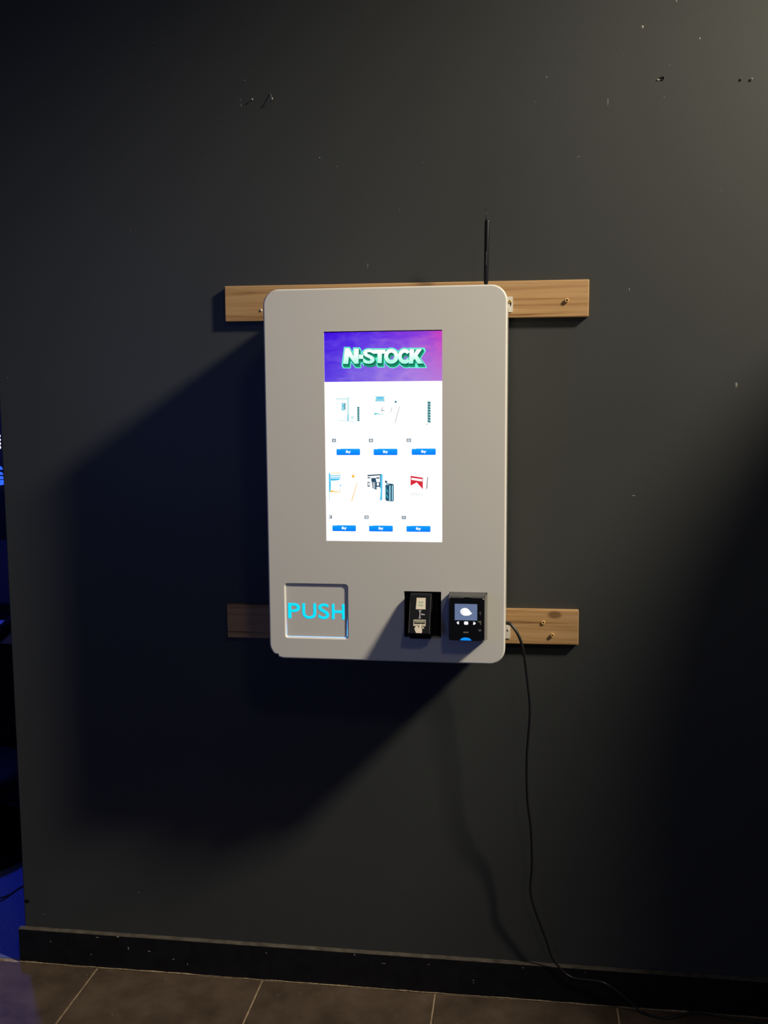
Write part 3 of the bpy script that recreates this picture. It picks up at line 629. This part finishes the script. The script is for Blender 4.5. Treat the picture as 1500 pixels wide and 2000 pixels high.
tflat('pictogram', M_pic, [(0.3520, 1.0860), (0.3596, 1.0866), (0.3600, 1.0842), (0.3580, 1.0828), (0.3596, 1.0790), (0.3580, 1.0768), (0.3570, 1.0810), (0.3555, 1.0832), (0.3522, 1.0836)])
tflat('pictogram', M_pic2, [(0.3524, 1.0668), (0.3600, 1.0672), (0.3594, 1.0640), (0.3578, 1.0640), (0.3576, 1.0622), (0.3552, 1.0622), (0.3548, 1.0640), (0.3534, 1.0644)])
for k in range(5): tflat('maker_mark', mat('silver_mark_print', (0.34, 0.33, 0.30), 0.5), [(0.3198 + k * 0.0023, 1.0584), (0.3215 + k * 0.0023, 1.0584), (0.3215 + k * 0.0023, 1.0612), (0.3198 + k * 0.0023, 1.0612)])
led = [(0.3250 + 0.0122 * math.cos(t), 1.0418 + 0.0062 * math.sin(t)) for t in [math.pi * k / 14 for k in range(15)]]
vs = [(x, YT - 0.0008, z) for x, z in led] + [(x, YT + 0.004, z) for x, z in led]; nn = len(led)
mk('status_light', vs, [list(range(nn))] + [[i, i + nn, (i + 1) % nn + nn, (i + 1) % nn] for i in range(nn)], em('blue_status_light', (0, 138, 255), 1.1), ct)

# ---- mounting tabs, antenna -------------------------------------------------
for z0, z1, zs in ((1.7893, 1.8268, 1.8160), (0.9737, 1.0108, 0.9975)):
    t = loft_plate('mounting_tab', [(rrect(0.3900, 0.4207, z0, z1, 0.0025, 4), -0.0192), (rrect(0.3900, 0.4207, z0, z1, 0.0025, 4), -0.0214)], M_tab, vm)
    if z0 > 1.5:
        mk('keyhole', [(0.4128, -0.0216, 1.8110), (0.4172, -0.0216, 1.8110), (0.4166, -0.0216, 1.8050), (0.4155, -0.0216, 1.8018), (0.4146, -0.0216, 1.8050)], [[0, 1, 2, 3, 4]], M_hole, t)
        lathe('screw', (0.4142, -0.0214, 1.8146), (0, -1, 0), [(0, 0.0040), (0.0012, 0.0040), (0.0034, 0.0022), (0.0037, 0.0006)], M_brass, t, 14)
    else:
        mk('keyhole', [(0.4128, -0.0216, 1.0000), (0.4150, -0.0216, 1.0010), (0.4164, -0.0216, 0.9970), (0.4150, -0.0216, 0.9930), (0.4136, -0.0216, 0.9900), (0.4132, -0.0216, 0.9940)], [[0, 1, 2, 3, 4, 5]], M_hole, t)
        lathe('screw', (0.4146, -0.0214, 0.9972), (0, -1, 0), [(0, 0.0022), (0.0010, 0.0022), (0.0020, 0.0012)], M_steel, t, 12)
an = lathe('antenna', (0.3576, -0.10, 1.8250), (0.0165, 0, 1), [(0, 0.0040), (0.024, 0.0042), (0.030, 0.0056), (0.168, 0.0060), (0.1705, 0.0056), (0.1715, 0.0044)], M_black, vm, 16)
lathe('antenna_whip', (0.3572, -0.10, 1.990), (0.004, 0, 1), [(0, 0.0009), (0.0335, 0.0007)], M_black, an, 8)
for k in range(12): box('antenna_mark', 0.3575 + k * 0.00005, 0.3590 + k * 0.00005, -0.1064, -0.1058, 1.8925 + k * 0.0027, 1.8937 + k * 0.0027, M_pic2, an)

# ------------------------------------------------------------------ power cord
pts = [(0.4075, -0.099, 1.0300), (0.4128, -0.100, 1.0311), (0.4241, -0.103, 1.0270), (0.4405, -0.108, 1.0043), (0.4532, -0.110, 0.9668), (0.4638, -0.110, 0.8901), (0.4708, -0.108, 0.8122), (0.4644, -0.100, 0.6916),
       (0.4668, -0.085, 0.5798), (0.4766, -0.068, 0.4924), (0.4803, -0.058, 0.3926), (0.4771, -0.052, 0.3205), (0.4908, -0.045, 0.2623), (0.5208, -0.034, 0.1744), (0.5346, -0.028, 0.1296),
       (0.5561, -0.026, 0.1003), (0.5747, -0.027, 0.0839), (0.5969, -0.030, 0.0776), (0.6423, -0.035, 0.0785), (0.6708, -0.038, 0.0742), (0.7050, -0.036, 0.0517), (0.7368, -0.034, 0.0249),
       (0.7610, -0.036, 0.0062), (0.784, -0.048, 0.0035), (0.822, -0.056, 0.0034), (0.856, -0.044, 0.0050), (0.891, -0.030, 0.0080), (0.924, -0.026, 0.0070), (0.956, -0.028, 0.0036), (0.991, -0.034, 0.0034), (1.051, -0.044, 0.0034), (1.20, -0.06, 0.0034), (1.45, -0.05, 0.0034)]
tag(tube('power_cord', pts, [0.0042, 0.0042, 0.0040, 0.0036, 0.0034] + [0.0030] * (len(pts) - 5), M_cord, None, 10, 8), 'black power cord hanging from the machine down to the tiles', 'power cord')

# ------------------------------------------------------------------ the space beyond the wall end
M_cab = mat('black_cabinet_laminate', (0.004, 0.004, 0.006), 0.6, spec=0.1)
gm = tag(empty('game_machine', (-1.75, 1.40, 0.0)), 'black game machine with white and blue lights behind the wall end', 'game machine')
prism_x('cabinet', -2.15, -1.30, [(1.80, 0.0), (1.80, 1.95), (1.10, 1.95), (1.10, 1.82), (1.28, 1.74), (1.28, 1.02), (1.06, 0.80), (1.06, 0.0)], M_cab, gm, bevel=0.006)
box('control_shelf', -2.10, -1.34, 1.000, 1.20, 0.655, 0.735, mat('violet_grey_shelf', (0.22, 0.20, 0.30), 0.5), gm, bevel=0.004)
tube('diagonal_arm', [(-1.62, 0.985, 0.625), (-1.42, 0.985, 0.800)], 0.024, M_cab, gm, 8, 1)
for c in range(7):
  for k in range(4): lathe('lamp_dot', (-1.6625 - c * 0.030, 1.279, 1.4475 - k * 0.0155), (0, -1, 0), [(0, 0.0058), (0.003, 0.0050), (0.005, 0.0025)], em('white_lamp_dot', (255, 255, 255), 6), gm, 10)
mk('lamp_panel', [(-1.90, 1.2795, 1.22), (-1.44, 1.2795, 1.22), (-1.44, 1.2795, 1.50), (-1.90, 1.2795, 1.50)], [[0, 1, 2, 3]], M_gloss, gm)
for k, (x, z, w, h) in enumerate(((-1.664, 1.316, 0.012, 0.008), (-1.664, 1.294, 0.014, 0.007), (-1.662, 1.277, 0.016, 0.007), (-1.660, 1.257, 0.018, 0.012))):
    mk('lamp_stroke', [(x - w, 1.2785, z + h * 0.8), (x + w * 0.4, 1.2785, z + h), (x + w, 1.2785, z - h * 0.6), (x - w, 1.2785, z - h)], [[0, 1, 2, 3]], em('blue_lamp_stroke', (46, 96, 250), 1.3), gm)
bl = bpy.data.lights.new('game_machine_glow', 'POINT'); bl.energy = BLUE_POWER; bl.color = (0.06, 0.10, 1.0); bl.shadow_soft_size = 0.05
blo = bpy.data.objects.new('game_machine_glow', bl); col.objects.link(blo); place(blo, gm, (-1.60, 1.02, 1.86))
st = tag(empty('round_stool', (-1.53, 0.66, 0)), 'low black round stool on the blue carpet', 'stool')
lathe('base', (-1.53, 0.66, 0.0), (0, 0, 1), [(0, 0.29), (0.02, 0.30), (0.05, 0.29), (0.06, 0.12)], M_cab, st, 40)
lathe('cushion', (-1.53, 0.66, 0.055), (0, 0, 1), [(0, 0.10), (0.12, 0.10), (0.14, 0.22), (0.16, 0.25), (0.22, 0.25), (0.24, 0.22)], M_cab, st, 40)
tag(tube('floor_cable', [(-1.75, 0.20, 0.0024), (-1.35, 0.245, 0.0024), (-1.198, 0.314, 0.0024), (-1.167, 0.385, 0.0024), (-1.12, 0.50, 0.0024), (-0.95, 0.70, 0.0024)], 0.0022, M_cord, None, 8, 6), 'thin dark cable crossing the blue carpet up to the wall end', 'cable', 'cables on the blue carpet')
tag(tube('floor_cable', [(-1.60, 0.12, 0.0020), (-1.30, 0.24, 0.0020), (-1.193, 0.292, 0.0020), (-1.176, 0.338, 0.0020), (-1.172, 0.356, 0.0020)], 0.0018, M_cord, None, 8, 6), 'short thin cable branching off nearer the tiles', 'cable', 'cables on the blue carpet')

# ------------------------------------------------------------------ added, unseen kiosk (right of the view) and the spotlight, with added fill lights
M_blocker = mat('dark_grey_blocker', (0.03, 0.03, 0.033), 0.5)
kk = tag(empty('light_blocker', (2.22, -0.38, 0)), 'tall dark kiosk out of view, added to shade the wall', 'blocker')  # unseen shape, added to cast the soft shade on the right of the wall
prism_x('housing', 1.81, 2.60, [(-0.018, 0.0), (-0.018, 2.42), (-0.60, 2.42), (-0.71, 2.32), (-0.75, 2.10), (-0.75, 0.0)], M_blocker, kk, bevel=0.006)
mk('blocker_panel', [(1.94, -0.7505, 1.30), (2.50, -0.7505, 1.30), (2.50, -0.7505, 1.98), (1.94, -0.7505, 1.98)], [[0, 1, 2, 3]], M_gloss, kk)

def spotlight(pos, aim, power, cone, radius, label):
    sp = tag(empty('track_spotlight', pos), label, 'spotlight', 'ceiling spotlights'); dirv = (aim - pos).normalized()
    lathe('lamp_can', pos - dirv * 0.26, dirv, [(0, 0.08), (0.01, 0.12), (0.20, 0.21), (0.235, 0.215), (0.228, 0.205), (0.12, 0.12)], M_cab, sp, 28)
    tube('stem', [pos - dirv * 0.20, (pos.x - dirv.x * 0.20, pos.y - dirv.y * 0.20, 4.3)], 0.012, M_cab, sp, 8, 1)
    ld = bpy.data.lights.new('spotlight_beam', 'SPOT'); ld.energy = power; ld.color = LAMP_COLOR; ld.shadow_soft_size = radius
    ld.spot_size = math.radians(cone); ld.spot_blend = 1.0
    lo = bpy.data.objects.new('spotlight_beam', ld); col.objects.link(lo); lo.parent = sp; lo.location = dirv * 0.01
    lo.rotation_euler = dirv.to_track_quat('-Z', 'Y').to_euler()
spotlight(LAMP, LAMP_AIM, LAMP_POWER, LAMP_CONE, LAMP_RADIUS, 'black ceiling spotlight near the wall above the kiosk')
spotlight(FILL, FILL_AIM, FILL_POWER, 70.0, 0.20, 'added fill spotlight at the ceiling, out of view')  # added fill, lifts the shadows on the panel
tb = tag(empty('added_blue_tube', (BLUE_FILL.x, BLUE_FILL.y, 0)), 'upright blue tube on a round foot, added out of view to tint the shade', 'added light')  # added blue source, unseen, tints the shaded wall
lathe('foot', (BLUE_FILL.x, BLUE_FILL.y, 0), (0, 0, 1), [(0, 0.16), (0.015, 0.16), (0.03, 0.03)], M_cab, tb, 28)
lathe('tube', (BLUE_FILL.x, BLUE_FILL.y, 0.028), (0, 0, 1), [(0, 0.02), (1.50, 0.02), (1.52, 0.012)], em('added_tube_glow', (30, 50, 255), 3.0), tb, 16)
tl = bpy.data.lights.new('blue_fill_light', 'POINT'); tl.energy = BLUE_FILL_POWER; tl.color = (0.13, 0.27, 1.0); tl.shadow_soft_size = 0.30
tlo = bpy.data.objects.new('blue_fill_light', tl); col.objects.link(tlo); place(tlo, tb, BLUE_FILL)
